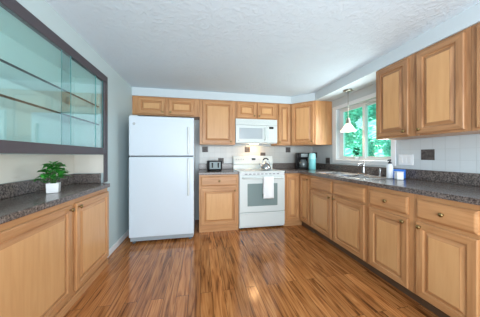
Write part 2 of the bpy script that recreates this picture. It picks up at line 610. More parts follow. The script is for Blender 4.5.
def wall_cab(label, x0, x1, z0, z1, doors, stiles, loc=None, rz=0.0, depth=DU, fm=None):
    """doors: [(x0,x1,knob_x)] local"""
    root = thing('wall_cabinet', label, 'cabinet', loc, rz)
    w = x1 - x0
    carcass(root, .0, w, .02, depth, 0, z1 - z0)
    face_frame(root, w, 0, z1 - z0, stiles, [(0, .035), (z1 - z0 - .035, z1 - z0)], fm=fm)
    for a, c_, kx in doors:
        door(root, a, c_, .018, z1 - z0 - .022, 0, (kx, .018 + .035) if kx else None, fm)
    return root


# over the fridge (x -1.05 .. -.016)
wall_cab('short two-door maple wall cabinet above the white refrigerator', -1.048, -.018, 1.81, ZT,
         [(.085, .485, .455), (.545, .945, .575)], [(0, .10), (.47, .56), (.93, 1.03)], (-1.048, YU, 1.81))
# tall single door between fridge and microwave
wall_cab('tall single-door maple wall cabinet between refrigerator and microwave', -.016, .585, ZB, ZT,
         [(.045, .556, .525)], [(0, .06), (.54, .601)], (-.016, YU, ZB))
wall_cab('short two-door maple wall cabinet directly above the microwave', .587, 1.345, 1.806, ZT,
         [(.03, .365, .335), (.393, .728, .423)], [(0, .045), (.35, .408), (.713, .758)], (.587, YU, 1.806))
wall_cab('narrow single-door maple wall cabinet right of the microwave', 1.347, 1.617, ZB, ZT,
         [(.022, .248, .045)], [(0, .04), (.23, .270)], (1.347, YU, ZB))

# diagonal corner wall cabinet: footprint pentagon
cr = thing('corner_wall_cabinet', 'diagonal corner maple wall cabinet with pale side panel beside the window', 'cabinet', (1.62, YU, ZB))
bm = NB()
H = ZT - ZB
d2 = .306
prism(bm, [(0, 0), (0, YB - YU - .008), (XR - 1.62 - .001, YB - YU - .008), (XR - 1.62 - .001, -d2), (d2, -d2)], 0, H)
obj('carcass', bm, [WV], cr)
wd = d2 * math.sqrt(2)
Mdi = Matrix.Rotation(-PI / 4, 4, 'Z')


def rotated(o, M):
    o.data.transform(M)
    return o


bm = NB()
box(bm, .004, .04, -.014, 0, 0, H, .0008); box(bm, wd - .04, wd - .004, -.014, 0, 0, H, .0008)
box(bm, .04, wd - .04, -.0135, 0, 0, .035, 0, 1); box(bm, .04, wd - .04, -.0135, 0, H - .035, H, 0, 1)
rotated(obj('face_frame', bm, [WV, WH], cr), Mdi)
bm = NB(); rings_panel(bm, .024, wd - .024, .018, H - .022, -.015, DOORP, (0, 1, 2))
dd = rotated(obj('door', bm, [WV, WH, WP], cr), Mdi)
rotated(knob(dd, wd - .055, -.034, .055), Mdi)

# right wall cabinets (face -x): local x runs towards the camera
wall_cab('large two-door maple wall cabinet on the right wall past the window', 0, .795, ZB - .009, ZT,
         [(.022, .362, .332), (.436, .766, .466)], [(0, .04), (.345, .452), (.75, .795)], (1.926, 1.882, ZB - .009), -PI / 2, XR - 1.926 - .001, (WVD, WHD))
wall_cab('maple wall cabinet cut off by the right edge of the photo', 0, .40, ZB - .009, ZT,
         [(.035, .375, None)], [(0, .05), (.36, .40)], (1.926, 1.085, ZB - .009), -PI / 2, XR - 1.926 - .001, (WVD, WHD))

# ------------------------------------------------------------------ base cabinets
BZ = .876


def toe(root, x0, x1, rec, m, depth=.3):
    bm = NB(); box(bm, x0, x1, rec, depth, 0, .098, .001)
    return obj('toe_kick', bm, m, root)


# back wall, left of the range
YF = 3.045
rb = thing('base_cabinet', 'maple base cabinet under the toaster with one drawer and one door', 'cabinet', (-.022, YF, 0))
w = .605
carcass(rb, 0, w, .02, .62, .10, BZ)
face_frame(rb, w, .10, BZ, [(0, .045), (w - .045, w)], [(.10, .13), (.668, .71), (.84, BZ)])
drawer(rb, .025, w - .025, .705, .850)
door(rb, .025, w - .025, .11, .672, 0, (w - .06, .63))
toe(rb, 0, w, .018, WH, .62)

# right of the range: L-shaped corner base
XF = 1.622
rc = thing('corner_base_cabinet', 'inside corner maple base cabinet right of the range with hinged door pair', 'cabinet', (1.349, YF, 0))
dx = XF - 1.349
bm = NB()
prism(bm, [(0, 0), (0, .62), (XR - 1.349 - .012, .62), (XR - 1.349 - .012, 2.722 - YF), (dx, 2.722 - YF), (dx, 0)], .10, BZ)
obj('carcass', bm, [WV], rc)
door(rc, .022, dx - .024, .115, .850, 0)
Mr = Matrix.Translation((dx, 0, 0)) @ Matrix.Rotation(-PI / 2, 4, 'Z')
bm = NB(); rings_panel(bm, .026, .308, .115, .850, -.001, DOORP, (0, 1, 2))
d1 = rotated(obj('door', bm, [WV, WH, WP], rc), Mr)
rotated(knob(d1, .285, -.020, .80), Mr)
bm = NB()
box(bm, 0, dx + .05, .03, .3, 0, .098)
obj('toe_kick', bm, WH, rc)
bm = NB(); box(bm, dx + .05, dx + .3, 2.722 - YF, .03, 0, .098)
obj('toe_kick', bm, KICK, rc)


def right_base(label, ya, yb):
    return thing('base_cabinet', label, 'cabinet', (XF, ya, 0), -PI / 2)


ZD0, ZD1 = .695, .838
ZO0, ZO1 = .112, .668
# sink base
rs = right_base('double-door maple sink base cabinet below the window', 2.718, 1.677)
w = 2.718 - 1.677
bm = NB(); box(bm, 0, w, .02, .6, .10, .68, .001); box(bm, 0, w, .02, .035, .68, BZ); box(bm, 0, .015, .035, .6, .68, BZ); box(bm, w - .015, w, .035, .6, .68, BZ)
obj('carcass', bm, [WV], rs)
face_frame(rs, w, .10, BZ, [(0, .035), (.49, .55), (w - .045, w)], [(.10, .13), (.66, .70), (.825, BZ)])
for a, c_, kx in [(.018, .502, .472), (.538, 1.012, .568)]:
    drawer(rs, a, c_, ZD0, ZD1, 0, False, 'false_drawer_front')
    door(rs, a, c_, ZO0, ZO1, 0, (kx, .635))
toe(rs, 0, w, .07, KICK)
# drawer base
rd = right_base('narrow maple base cabinet with drawer right of the sink base', 1.675, 1.246)
w = 1.675 - 1.246
carcass(rd, 0, w, .02, .6, .10, BZ)
face_frame(rd, w, .10, BZ, [(0, .045), (w - .05, w)], [(.10, .13), (.66, .70), (.825, BZ)])
drawer(rd, .03, w - .035, ZD0, ZD1)
door(rd, .03, w - .035, ZO0, ZO1, 0, (w - .065, .635))
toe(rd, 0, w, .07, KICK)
# end base
re = right_base('nearest maple base cabinet on the right with one wide drawer', 1.244, .83)
w = 1.244 - .83
carcass(re, 0, w, .02, .6, .10, BZ)
face_frame(re, w, .10, BZ, [(0, .045), (w - .05, w)], [(.10, .13), (.66, .70), (.825, BZ)])
drawer(re, .026, w - .045, ZD0, ZD1)
door(re, .026, w - .045, ZO0, ZO1, 0, (.056, .635))
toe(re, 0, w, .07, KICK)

# hutch base cabinet in the left wall
HX = -.985
rh = thing('hutch_base_cabinet', 'two-door maple base cabinet on the left below the glass hutch', 'cabinet', (HX, .62, 0), PI / 2)
w = 2.375 - .62
HZ = .822
face_frame(rh, w, .0, HZ, [(0, .40), (1.10, 1.205), (w - .022, w)], [(0, .10), (.775, HZ)])
carcass(rh, 0, w, .02, .06, .0, HZ)
door(rh, .40, 1.122, .092, .785, 0, (1.095, .755))
door(rh, 1.178, w - .012, .092, .785, 0, (1.205, .755))
bm = NB(); box(bm, 0, w, -.012, -.001, 0, .062, .003)
obj('base_moulding', bm, [WH], rh)

# ------------------------------------------------------------------ countertops
cl = thing('countertop', 'short dark speckled countertop between refrigerator and range under the toaster', 'countertop', (-.03, 3.02, BZ + .001))
bm = NB(); box(bm, 0, .612, 0, YB - 3.02 - T - .001, 0, .038, .006)
obj('worktop', bm, COUNTER, cl)
bm = NB(); box(bm, 0, .612, YB - 3.02 - T - .021, YB - 3.02 - T - .001, .0385, .143, .003)
obj('upstand', bm, COUNTER, cl)

ct = thing('countertop', 'long L-shaped dark speckled countertop with the sink along the right wall', 'countertop', (0, 0, BZ + .001))
XCE = 1.583
SX0, SX1, SY0, SY1 = 1.675, 2.105, 1.80, 2.66   # sink cut-out
bm = NB()
xb = XR - T - .001
yb = YB - T - .001
box(bm, 1.351, xb, 3.02, yb, 0, .038, 0)
box(bm, XCE, xb, SY1, 3.02, 0, .038, 0)
box(bm, XCE, xb, .82, SY0, 0, .038, 0)
box(bm, XCE, SX0, SY0, SY1, 0, .038, 0)
box(bm, SX1, xb, SY0, SY1, 0, .038, 0)
bmesh.ops.remove_doubles(bm, verts=bm.verts, dist=1e-4)
obj('worktop', bm, COUNTER, ct)
bm = NB()
box(bm, 1.351, xb, yb - .02, yb, .0385, .143, .003)
box(bm, xb - .02, xb, .82, yb - .02, .0385, .143, .003)
obj('upstand', bm, COUNTER, ct)

ch = thing('countertop', 'dark speckled countertop of the left wall hutch under the potted plant', 'countertop', (0, 0, HZ + .001))
bm = NB()
box(bm, AXB + .001, -.962, AY0 + .005, 2.385, .004, .044, .005)
box(bm, AXB + .001, XL - .001, 2.385, AY1 - .02, .004, .044, 0)
obj('worktop', bm, COUNTER, ch)
bm = NB()
box(bm, AXB + .001, AXB + .02, AY0 + .005, AY1 - .021, .0445, .148, .003)
box(bm, AXB + .02, XL - .03, AY1 - .04, AY1 - .021, .0445, .148, .003)
obj('upstand', bm, COUNTER, ch)

# ------------------------------------------------------------------ display hutch with sliding glass
hu = thing('display_hutch', 'wall-recessed display hutch with dark frame and sliding glass doors', 'display cabinet', (XL, 0, 0))
bm = NB()
Y0h, Y1h = AY0 + .002, AY1 - .002
fx0, fx1 = -.034, .012
box(bm, fx0, 0, Y0h, Y1h, 1.99, 2.028, .001)
box(bm, .0005, fx1, Y0h, Y1h + .045, 1.982, 2.058, .003)
box(bm, fx0, fx1, Y0h, Y1h - .04, 1.178, 1.25, .003)
box(bm, .0005, fx1, Y1h - .035, Y1h + .045, .870, 1.995, .003)
box(bm, -.006, .0, Y1h - .035, Y1h, 1.25, 1.995, .001)
box(bm, fx0, fx1, Y0h, Y0h + .06, 1.25, 1.995, .003)
obj('frame', bm, FRAMED, hu)
HIN = wall_paint('hutch_interior_white', (0.80, 0.94, 0.91), 50, .02)
bm = NB()
bx = AXB - XL + .002
box(bm, bx, bx + .012, Y0h, Y1h, 1.18, 2.028)
box(bm, bx + .012, fx0, Y0h, Y1h, 1.18, 1.20)
box(bm, bx + .012, fx0, Y0h, Y1h, 2.012, 2.028)
box(bm, bx + .012, fx0, Y1h - .016, Y1h, 1.20, 2.012)
box(bm, bx + .012, fx0, Y0h, Y0h + .016, 1.20, 2.012)
obj('interior', bm, HIN, hu)
for z in (1.506, 1.703):
    bm = NB()
    box(bm, bx + .013, -.052, Y0h + .02, Y1h - .018, z - .004, z + .004)
    box(bm, -.052, -.048, Y0h + .02, Y1h - .018, z - .008, z + .006, 0, 1)
    obj('shelf', bm, [SHELFG, SHELFE], hu)
for (a, c_, x) in [(Y0h + .062, 1.868, .003), (1.772, Y1h - .037, -.007)]:
    bm = NB()
    box(bm, x, x + .005, a + .003, c_ - .003, 1.252, 1.993)
    box(bm, x, x + .005, a, a + .003, 1.252, 1.993, 0, 1)
    box(bm, x, x + .005, c_ - .003, c_, 1.252, 1.993, 0, 1)
    if x < 0:
        box(bm, x - .001, x + .006, 2.275, 2.283, 1.252, 1.993, 0, 1)
    obj('sliding_door', bm, [CABGLASS, GEDGE], hu)

# ------------------------------------------------------------------ refrigerator
fx, fy, fw, fh = -.921, 2.818, .83, 1.69
rf = thing('refrigerator', 'white top-freezer refrigerator standing against the left wall', 'refrigerator', (fx, fy, 0))
bm = NB(); box(bm, .004, fw - .004, .075, .76, .03, fh - .012, .008)
obj('body', bm, FRIDGE, rf)
zs = 1.157
bm = NB(); box(bm, .012, fw - .012, .058, .0755, .07, fh - .02)
obj('gasket', bm, GASKET, rf)


def fridge_handle(d, z0, z1):
    bm = NB()
    box(bm, fw - .085, fw - .058, -.045, -.020, z0, z1, .010, seg=3, smooth=True)
    box(bm, fw - .083, fw - .060, -.022, .001, z0 + .0, z0 + .05, .005)
    box(bm, fw - .083, fw - .060, -.022, .001, z1 - .05, z1, .005)
    return obj('handle', bm, WHITE, d)


bm = NB(); box(bm, 0, fw, 0, .058, zs + .006, fh, .014, seg=4)
d1 = obj('freezer_door', bm, FRIDGE, rf)
fridge_handle(d1, zs + .03, zs + .40)
bm = NB(); lathe(bm, [(0, 0), (.017, 0), (.017, .003), (.014, .004), (0, .004)], seg=24, M=Matrix.Translation((.065, .0, 1.585)) @ Matrix.Rotation(PI / 2, 4, 'X'))
bd = obj('badge', bm, GREYP, d1, 'small round grey emblem')
bm = NB()
tube(bm, [(.065 + .010 * math.cos(a) * (1 - a / 14), -.0048, 1.585 + .010 * math.sin(a) * (1 - a / 14)) for a in [k * .5 for k in range(18)]], .0012, 5)
obj('monogram', bm, WHITE, bd)
bm = NB(); box(bm, 0, fw, 0, .058, .085, zs - .006, .014, seg=4)
d2_ = obj('refrigerator_door', bm, FRIDGE, rf)
fridge_handle(d2_, .62, zs - .03)
bm = NB(); box(bm, .01, fw - .01, .03, .075, .028, .08, .004)
for k in range(5):
    box(bm, .05, fw - .05, .0265, .031, .034 + k * .008, .038 + k * .008)
obj('base_grille', bm, GRILLE, rf)
for xx in (.05, fw - .05):
    bm = NB(); lathe(bm, [(0, 0), (.022, 0), (.022, .012), (.012, .016), (.012, .032), (0, .032)], (xx, .06, 0), 14)
    obj('foot', bm, GASKET, rf)
bm = NB(); box(bm, .01, .10, .02, .14, fh, fh + .012, .004)
obj('hinge_cover', bm, WHITE, rf)

# ------------------------------------------------------------------ range
rx, ry = .590, 3.022
rg = thing('range', 'white electric range with towel on the oven door handle', 'stove', (rx, ry, 0))
rw = .756
bm = NB(); box(bm, 0, rw, .03, .635, .025, .895, .003)
obj('body', bm, WHITE, rg)
for xx in (.05, rw - .05):
    for yy in (.08, .58):
        bm = NB(); lathe(bm, [(0, 0), (.02, 0), (.02, .01), (.01, .013), (.01, .026), (0, .026)], (xx, yy, 0), 12)
        obj('foot', bm, BLACK, rg)
bm = NB(); box(bm, -.001, rw + .001, .004, .575, .896, .918, .006, seg=3)
ck = obj('cooktop', bm, WHITE, rg)
for xx, yy, rr in [(.20, .16, .095), (.56, .16, .078), (.20, .42, .078), (.56, .42, .095)]:
    bm = NB()
    lathe(bm, [(rr + .004, 0), (rr + .004, .0008), (rr, .0010), (rr - .004, .0008), (0, .0008)], (xx, yy, .918), 40)
    obj('cooking_zone', bm, GREYP, ck)
# backguard
bm = NB()
prof = [(.575, .90), (.575, .99), (.555, 1.015), (.555, 1.03), (.580, 1.155), (.590, 1.163), (.635, 1.163), (.635, .90)]
prism(bm, [(a, c_) for a, c_ in prof], 0, rw, .003, 0, Matrix(((0, 0, 1, 0), (1, 0, 0, 0), (0, 1, 0, 0), (0, 0, 0, 1))))
bgd = obj('backguard', bm, WHITE, rg)
bm = NB(); box(bm, .27, .49, .560, .575, 1.06, 1.135, .002, M=None)
pn = obj('control_panel', bm, PANELG, bgd)
bm = NB(); box(bm, .345, .415, .557, .561, 1.085, 1.118, .001)
obj('clock_display', bm, BLACKG, pn)
for xx in (.055, .10, .145, .19):
    bm = NB(); lathe(bm, [(0, 0), (.012, 0), (.012, .003), (0, .004)], seg=16, M=Matrix.Translation((xx, .5685, 1.098)) @ Matrix.Rotation(PI / 2 - .2, 4, 'X'))
    obj('touch_button', bm, GREYP, bgd)
# vent strip under the cooktop
bm = NB(); box(bm, .004, rw - .004, .012, .03, .855, .895, .002)
vs = obj('vent_strip', bm, PANELG, rg)
for k in range(9):
    a = .09 + k * .066
    bm = NB(); box(bm, a, a + .042, .0095, .013, .868, .879, .001)
    obj('vent_slot', bm, GASKET, vs)
# oven door
bm = NB(); box(bm, .003, rw - .003, 0, .029, .278, .852, .006, seg=3)
od = obj('oven_door', bm, WHITE, rg)
bm = NB(); box(bm, .130, rw - .130, -.003, .002, .37, .725, .0012)
obj('oven_window', bm, OVENG, od, 'dark greenish glass oven window')
bm = NB()
tube(bm, [(.05, -.045, .815), (.2, -.048, .815), (.55, -.048, .815), (rw - .05, -.045, .815)], .012, 12)
for xx in (.055, rw - .055):
    box(bm, xx - .014, xx + .014, -.045, .002, .802, .828, .004)
obj('handle', bm, WHITE, od)
bm = NB(); box(bm, .003, rw - .003, .002, .029, .055, .268, .006, seg=3)
box(bm, .003, rw - .003, -.006, .006, .245, .268, .004)
obj('storage_drawer', bm, WHITE, rg)

# towel folded over the handle
bm = NB()
t = bmesh.new()
nx, nz = 14, 30
grid = []
zz = []
for j in range(nz + 1):
    s_ = j / nz
    L_ = .34 + .30
    q = s_ * L_
    if q < .33:
        y, z = -.068, .495 + q
    elif q < .33 + .05:
        a = (q - .33) / .05 * PI
        y, z = -.046 - .022 * math.cos(a), .826 + .012 * math.sin(a)
    else:
        y, z = -.022, .826 - (q - .38)
    row = []
    for i in range(nx + 1):
        u = i / nx
        wob = .004 * math.sin(u * 9 + j * .12) * min(1, abs(z - .826) * 6)
        taper = 1 - .06 * math.sin(min(1, (z - .49) / .34) * PI / 2)
        row.append(t.verts.new((.455 + (u - .5) * .172 * taper, y + wob * (1 if y < -.04 else .3), z)))
    grid.append(row)
for j in range(nz):
    for i in range(nx):
        t.faces.new((grid[j][i], grid[j][i + 1], grid[j + 1][i + 1], grid[j + 1][i]))
bmesh.ops.recalc_face_normals(t, faces=t.faces)
bmesh.ops.solidify(t, geom=list(t.faces), thickness=.005)
add_tmp(bm, t, 0, Matrix.Translation((rx, ry, 0)), True)
tw = tag(obj('dish_towel', bm, CLOTH), 'white dish towel hanging over the oven door handle', 'towel')

# kettle
kt = thing('kettle', 'shiny steel tea kettle with arched handle on the range', 'kettle', (1.085, 3.22, .9195))
bm = NB(); lathe(bm, [(0, 0), (.078, 0), (.086, .012), (.085, .045), (.070, .085), (.045, .108), (.040, .112), (0, .112)], seg=32)
obj('body', bm, CHROME, kt)
bm = NB(); lathe(bm, [(.040, .110), (.036, .118), (.012, .124), (.008, .130), (.014, .138), (.012, .148), (0, .150)], seg=24)
obj('lid', bm, CHROME, kt)
bm = NB(); tube(bm, [(-.06, -.01, .06), (-.095, -.015, .085), (-.115, -.018, .115)], [.022, .016, .012], 14)
obj('spout', bm, CHROME, kt)
bm = NB()
tube(bm, [(.070 * math.cos(a), 0, .085 + .115 * math.sin(a)) for a in [PI * k / 16 for k in range(17)]], .006, 10)
hd = obj('handle', bm, CHROME, kt)
bm = NB()
tube(bm, [(.070 * math.cos(a), 0, .085 + .115 * math.sin(a)) for a in [PI * .28 + PI * .44 * k / 10 for k in range(11)]], .011, 10)
obj('grip', bm, BLACK, hd)

# ------------------------------------------------------------------ microwave
mx, my, mz0, mz1 = .590, 3.342, 1.383, 1.803
mw = thing('microwave', 'white over-the-range microwave mounted below the short cabinet', 'microwave', (mx, my, mz0))
mh = mz1 - mz0
mwd = .752
bm = NB(); box(bm, 0, mwd, .03, YB - my - .009, 0, mh, .004)
obj('body', bm, WHITE, mw)
bm = NB(); box(bm, 0, mwd, .004, .03, mh - .105, mh, .004)
for k in range(6):
    box(bm, .04, mwd - .04, .0015, .006, mh - .09 + k * .013, mh - .084 + k * .013, .001)
obj('vent_grille', bm, WHITE, mw)
bm = NB(); box(bm, 0, .555, 0, .029, .012, mh - .108, .006, seg=3)
md = obj('door', bm, WHITE, mw)
bm = NB(); rings_panel(bm, .06, .475, .075, .262, .002, [(0, 0), (0, .004), (.006, .005), (.010, .0035)], (0, 0))
obj('window', bm, MICROG, md)
bm = NB()
tube(bm, [(.520, .0, .055), (.520, -.028, .075), (.520, -.032, .16), (.520, -.028, .25), (.520, .0, .27)], .009, 10)
obj('handle', bm, WHITE, md)
bm = NB(); lathe(bm, [(0, 0), (.011, 0), (.011, .002), (0, .0025)], seg=18, M=Matrix.Translation((.055, 0, .045)) @ Matrix.Rotation(PI / 2, 4, 'X'))
obj('badge', bm, GREYP, md)
bm = NB(); box(bm, .557, mwd, 0, .029, .012, mh - .108, .006, seg=3)
cp = obj('control_panel', bm, WHITE, mw)
bm = NB(); box(bm, .600, .680, -.003, .002, .255, .290, .001)
obj('display', bm, BLACKG, cp)
for r_ in range(5):
    for c_ in range(3):
        bm = NB(); a = .592 + c_ * .038; q = .07 + r_ * .034
        box(bm, a, a + .030, -.002, .002, q, q + .024, .001)
        obj('button', bm, PANELG, cp)
bm = NB(); box(bm, .30, .45, .17, .24, -.004, .001, .001)
obj('hood_lamp', bm, LENS, mw)
ld = bpy.data.lights.new('hood_lamp_light', 'AREA')
ld.shape = 'RECTANGLE'; ld.size = .15; ld.size_y = .07; ld.energy = 0.85; ld.color = (1.0, 0.50, 0.18)
lo_ = bpy.data.objects.new('hood_lamp_light', ld); C.objects.link(lo_)
lo_.location = (mx + .375, my + .205, mz0 - .008)

# ------------------------------------------------------------------ sink and faucet
sk = thing('sink', 'double-bowl stainless steel sink set in the countertop below the window', 'sink', (0, 0, .9155))
bm = NB()
rim = .022
o0x, o1x, o0y, o1y = SX0 - .014, SX1 + .03, SY0 - .014, SY1 + .014
# rim made of four strips and the divider
ymid = 2.24
box(bm, o0x, SX0 + .012, o0y, o1y, 0, .005, .002)
box(bm, SX1 - .04, o1x, o0y, o1y, 0, .005, .002)
box(bm, SX0 + .012, SX1 - .04, o0y, SY0 + .014, 0, .005, .002)
box(bm, SX0 + .012, SX1 - .04, SY1 - .014, o1y, 0, .005, .002)
box(bm, SX0 + .012, SX1 - .04, ymid - .015, ymid + .015, 0, .005, .002)
obj('rim', bm, STEEL, sk)
for a, c_ in [(SY0 + .014, ymid - .015), (ymid + .015, SY1 - .014)]:
    bm = NB()
    x0, x1 = SX0 + .012, SX1 - .04
    t = bmesh.new()
    loops = []
    for ins, z in [(0, .003), (.004, -.02), (.012, -.15), (.04, -.165)]:
        loops.append([t.verts.new((x0 + ins, a + ins, z)), t.verts.new((x1 - ins, a + ins, z)), t.verts.new((x1 - ins, c_ - ins, z)), t.verts.new((x0 + ins, c_ - ins, z))])
    for l1, l2 in zip(loops[:-1], loops[1:]):
        for k in range(4):
            t.faces.new((l1[k], l1[(k + 1) % 4], l2[(k + 1) % 4], l2[k]))
    t.faces.new(loops[-1])
    bmesh.ops.recalc_face_normals(t, faces=t.faces)
    bmesh.ops.solidify(t, geom=list(t.faces), thickness=.0012)
    add_tmp(bm, t)
    bs = obj('basin', bm, STEEL, sk)
    bm = NB(); lathe(bm, [(.038, 0), (.038, .003), (.030, .004), (.026, .001), (0, .001)], ((x0 + x1) / 2, (a + c_) / 2, -.165), 20)
    obj('drain', bm, CHROME, bs)

fc = thing('faucet', 'chrome single-lever faucet behind the double sink', 'faucet', (2.10, 2.24, .921))
bm = NB(); box(bm, -.028, .028, -.10, .10, 0, .012, .008, seg=3)
obj('base_plate', bm, CHROME, fc)
bm = NB(); lathe(bm, [(0, .012), (.022, .012), (.018, .03), (.016, .10), (.018, .125), (.014, .14), (0, .145)], seg=20)
obj('column', bm, CHROME, fc)
bm = NB(); tube(bm, [(-.01, -.004, .105), (-.04, -.012, .132), (-.075, -.022, .140), (-.105, -.03, .128), (-.115, -.033, .105)], [.012, .011, .010, .010, .010], 12)
obj('spout', bm, CHROME, fc)
bm = NB(); tube(bm, [(0, 0, .14), (.0, .0, .155), (.008, -.006, .185)], [.012, .009, .007], 10)
obj('lever', bm, CHROME, fc)
bm = NB(); lathe(bm, [(0, 0), (.020, 0), (.018, .006), (.012, .012), (.012, .075), (.009, .088), (0, .09)], (2.105, 2.0, .921), 16)
tag(obj('side_sprayer', bm, CHROME), 'short upright chrome sprayer between faucet and soap bottle', 'sprayer')

sb = thing('soap_bottle', 'white soap bottle with black pump at right end of sink', 'bottle', (2.02, 1.80, .921))
bm = NB()
lathe(bm, [(0, 0), (.027, 0), (.030, .006), (.030, .125), (.026, .142), (.016, .150), (.016, .158), (0, .158)], seg=24)
obj('bottle', bm, SOAPW, sb)
bm = NB(); lathe(bm, [(0, .1585), (.018, .1585), (.018, .172), (.007, .175), (.007, .19), (.013, .192), (.013, .203), (0, .205)], seg=16)
tube(bm, [(0, 0, .197), (-.03, -.01, .197), (-.038, -.012, .190)], .006, 8)
obj('pump', bm, BLACK, sb)

bm = NB(); box(bm, -.020, .020, -.062, .062, 0, .094, .003, M=Matrix.Translation((2.13, 1.80, .921)) @ Matrix.Rotation(.35, 4, 'Z'))
tag(obj('sponge_box', bm, BLUE), 'bright blue box standing behind the small white container', 'box')
wc = thing('white_container', 'small square white container in front of the blue box', 'container', (2.035, 1.712, .9162), -.5)
bm = NB(); box(bm, -.030, .030, -.034, .034, 0, .074, .006)
obj('body', bm, CERAM, wc)
bm = NB(); box(bm, -.032, .032, -.036, .036, .0745, .084, .004)
obj('lid', bm, CERAM, wc)

# ------------------------------------------------------------------ small appliances
ts = thing('toaster', 'black and chrome toaster on the counter beside the refrigerator', 'toaster', (.225, 3.30, .9162), .04)
bm = NB(); box(bm, -.118, .118, -.10, .10, .012, .165, .018, seg=4)
obj('shell', bm, BLACK, ts)
bm = NB(); box(bm, -.088, .088, -.1035, -.098, .035, .150, .002)
fp = obj('front_panel', bm, DSTEEL, ts, 'brushed steel front panel')
for xx in (-.045, .05):
    bm = NB(); box(bm, xx - .011, xx + .011, -.1055, -.103, .055, .135, .001)
    obj('lever_slot', bm, BLACK, fp)
    bm = NB(); box(bm, xx - .013, xx + .013, -.118, -.1057, .112, .124, .004)
    obj('lever', bm, BLACK, fp)
for xx in (-.085, -.035, .035, .085):
    bm = NB(); box(bm, xx - .015, xx + .015, -.07, .075, .1652, .1665)
    obj('bread_slot', bm, GASKET, ts)
for xx in (-.09, .09):
    for yy in (-.08, .08):
        bm = NB(); lathe(bm, [(0, 0), (.01, 0), (.01, .013), (0, .013)], (xx, yy, 0), 10)
        obj('foot', bm, BLACK, ts)

cm = thing('coffee_maker', 'black drip coffee maker in the counter corner', 'coffee maker', (1.885, 3.44, .9162), -.22)
bm = NB(); box(bm, -.11, .11, -.12, .10, 0, .030, .008, seg=3); box(bm, -.11, .11, .02, .10, .03, .22, .008, seg=3)
obj('base', bm, BLACK, cm)
bm = NB(); box(bm, -.112, .112, -.12, .102, .205, .300, .014, seg=3)
hd = obj('brew_head', bm, BLACK, cm)
bm = NB(); box(bm, -.06, .06, -.1225, -.118, .225, .285, .002)
obj('control_face', bm, DSTEEL, hd)
bm = NB(); lathe(bm, [(0, 0), (.066, 0), (.074, .02), (.076, .07), (.062, .12), (.050, .135), (.052, .148), (.046, .148), (.045, .135), (0, .13)], (0, -.045, .031), 28)
CAR = mat('carafe_glass', (0.16, 0.19, 0.20), 0.06, 0.4)
cf = obj('carafe', bm, CAR, cm)
bm = NB(); tube(bm, [(-.06, -.07, .165), (-.10, -.095, .160), (-.108, -.10, .11), (-.075, -.08, .07)], .008, 8)
obj('carafe_handle', bm, BLACK, cf)

cn = thing('canister', 'tall teal canister right of the black coffee maker', 'canister', (1.955, 3.225, .9162))
bm = NB(); lathe(bm, [(0, 0), (.056, 0), (.060, .006), (.062, .18), (.060, .186), (0, .186)], seg=28)
obj('body', bm, TEAL, cn)
bm = NB(); lathe(bm, [(0, .1865), (.063, .1865), (.063, .20), (.058, .27), (.050, .29), (0, .292)], seg=28)
obj('lid', bm, TEALL, cn)

# switch plate on the right wall
sp = thing('switch_plate', 'wide white switch plate on the tiles right of the window', 'switch plate', (XR - T, 1.795, 1.12), -PI / 2)
bm = NB(); box(bm, -.080, .080, -.007, -.0005, -.058, .058, .003)
obj('plate', bm, TRIMW, sp)
for k in range(3):
    a = -.046 + k * .046
    bm = NB(); box(bm, a - .016, a + .016, -.0105, -.0072, -.033, .033, .001)
    obj('rocker', bm, CERAM, sp)

# ------------------------------------------------------------------ pendant lamp
pl = thing('pendant_lamp', 'bell-shaped frosted glass pendant lamp hanging in front of the window', 'lamp', (2.075, 2.49, ZS))
bm = NB(); lathe(bm, [(0, -.001), (.062, -.001), (.062, -.012), (.05, -.022), (.012, -.026), (0, -.026)], seg=28)
obj('canopy', bm, NICKEL, pl)
bm = NB(); tube(bm, [(0, 0, -.024), (0, 0, -.2), (0, 0, -.405)], .0045, 8)
obj('stem', bm, NICKEL, pl)
bm = NB(); lathe(bm, [(0, -.40), (.012, -.40), (.022, -.415), (.027, -.465), (.032, -.481), (0, -.481)], seg=20)
obj('socket', bm, NICKEL, pl)
bm = NB(); lathe(bm, [(.030, -.482), (.040, -.495), (.056, -.520), (.074, -.548), (.094, -.575), (.104, -.592), (.100, -.594), (.090, -.577), (.070, -.550), (.052, -.522), (.036, -.497), (.026, -.484)], seg=32)
obj('shade', bm, SHADE, pl)
bd_ = bpy.data.lights.new('pendant_bulb_light', 'POINT')
bd_.energy = 1.6; bd_.color = (1, .82, .6); bd_.shadow_soft_size = .03
bo = bpy.data.objects.new('pendant_bulb_light', bd_); C.objects.link(bo)
bo.location = (2.075, 2.49, ZS - .54)


# ------------------------------------------------------------------ plants
def leaf_mat(name, lo, hi, rough=.4):
    m = mat(name, lo, rough)
    nt, N, L, b = nodes(m)
    g = N.new('ShaderNodeTexCoord')
    n = N.new('ShaderNodeTexNoise'); n.inputs['Scale'].default_value = 14
    L.new(g.outputs['Object'], n.inputs['Vector'])
    r = ramp(N, [(0.3, lo), (0.7, hi)]); L.new(n.outputs['Fac'], r.inputs[0]); L.new(r.outputs[0], b.inputs['Base Color'])
    return m


HLEAF = leaf_mat('glossy_green_leaf', (0.022, 0.20, 0.022), (0.09, 0.52, 0.08), .3)
STEMM = mat('green_stem', (0.06, 0.16, 0.04), .6)


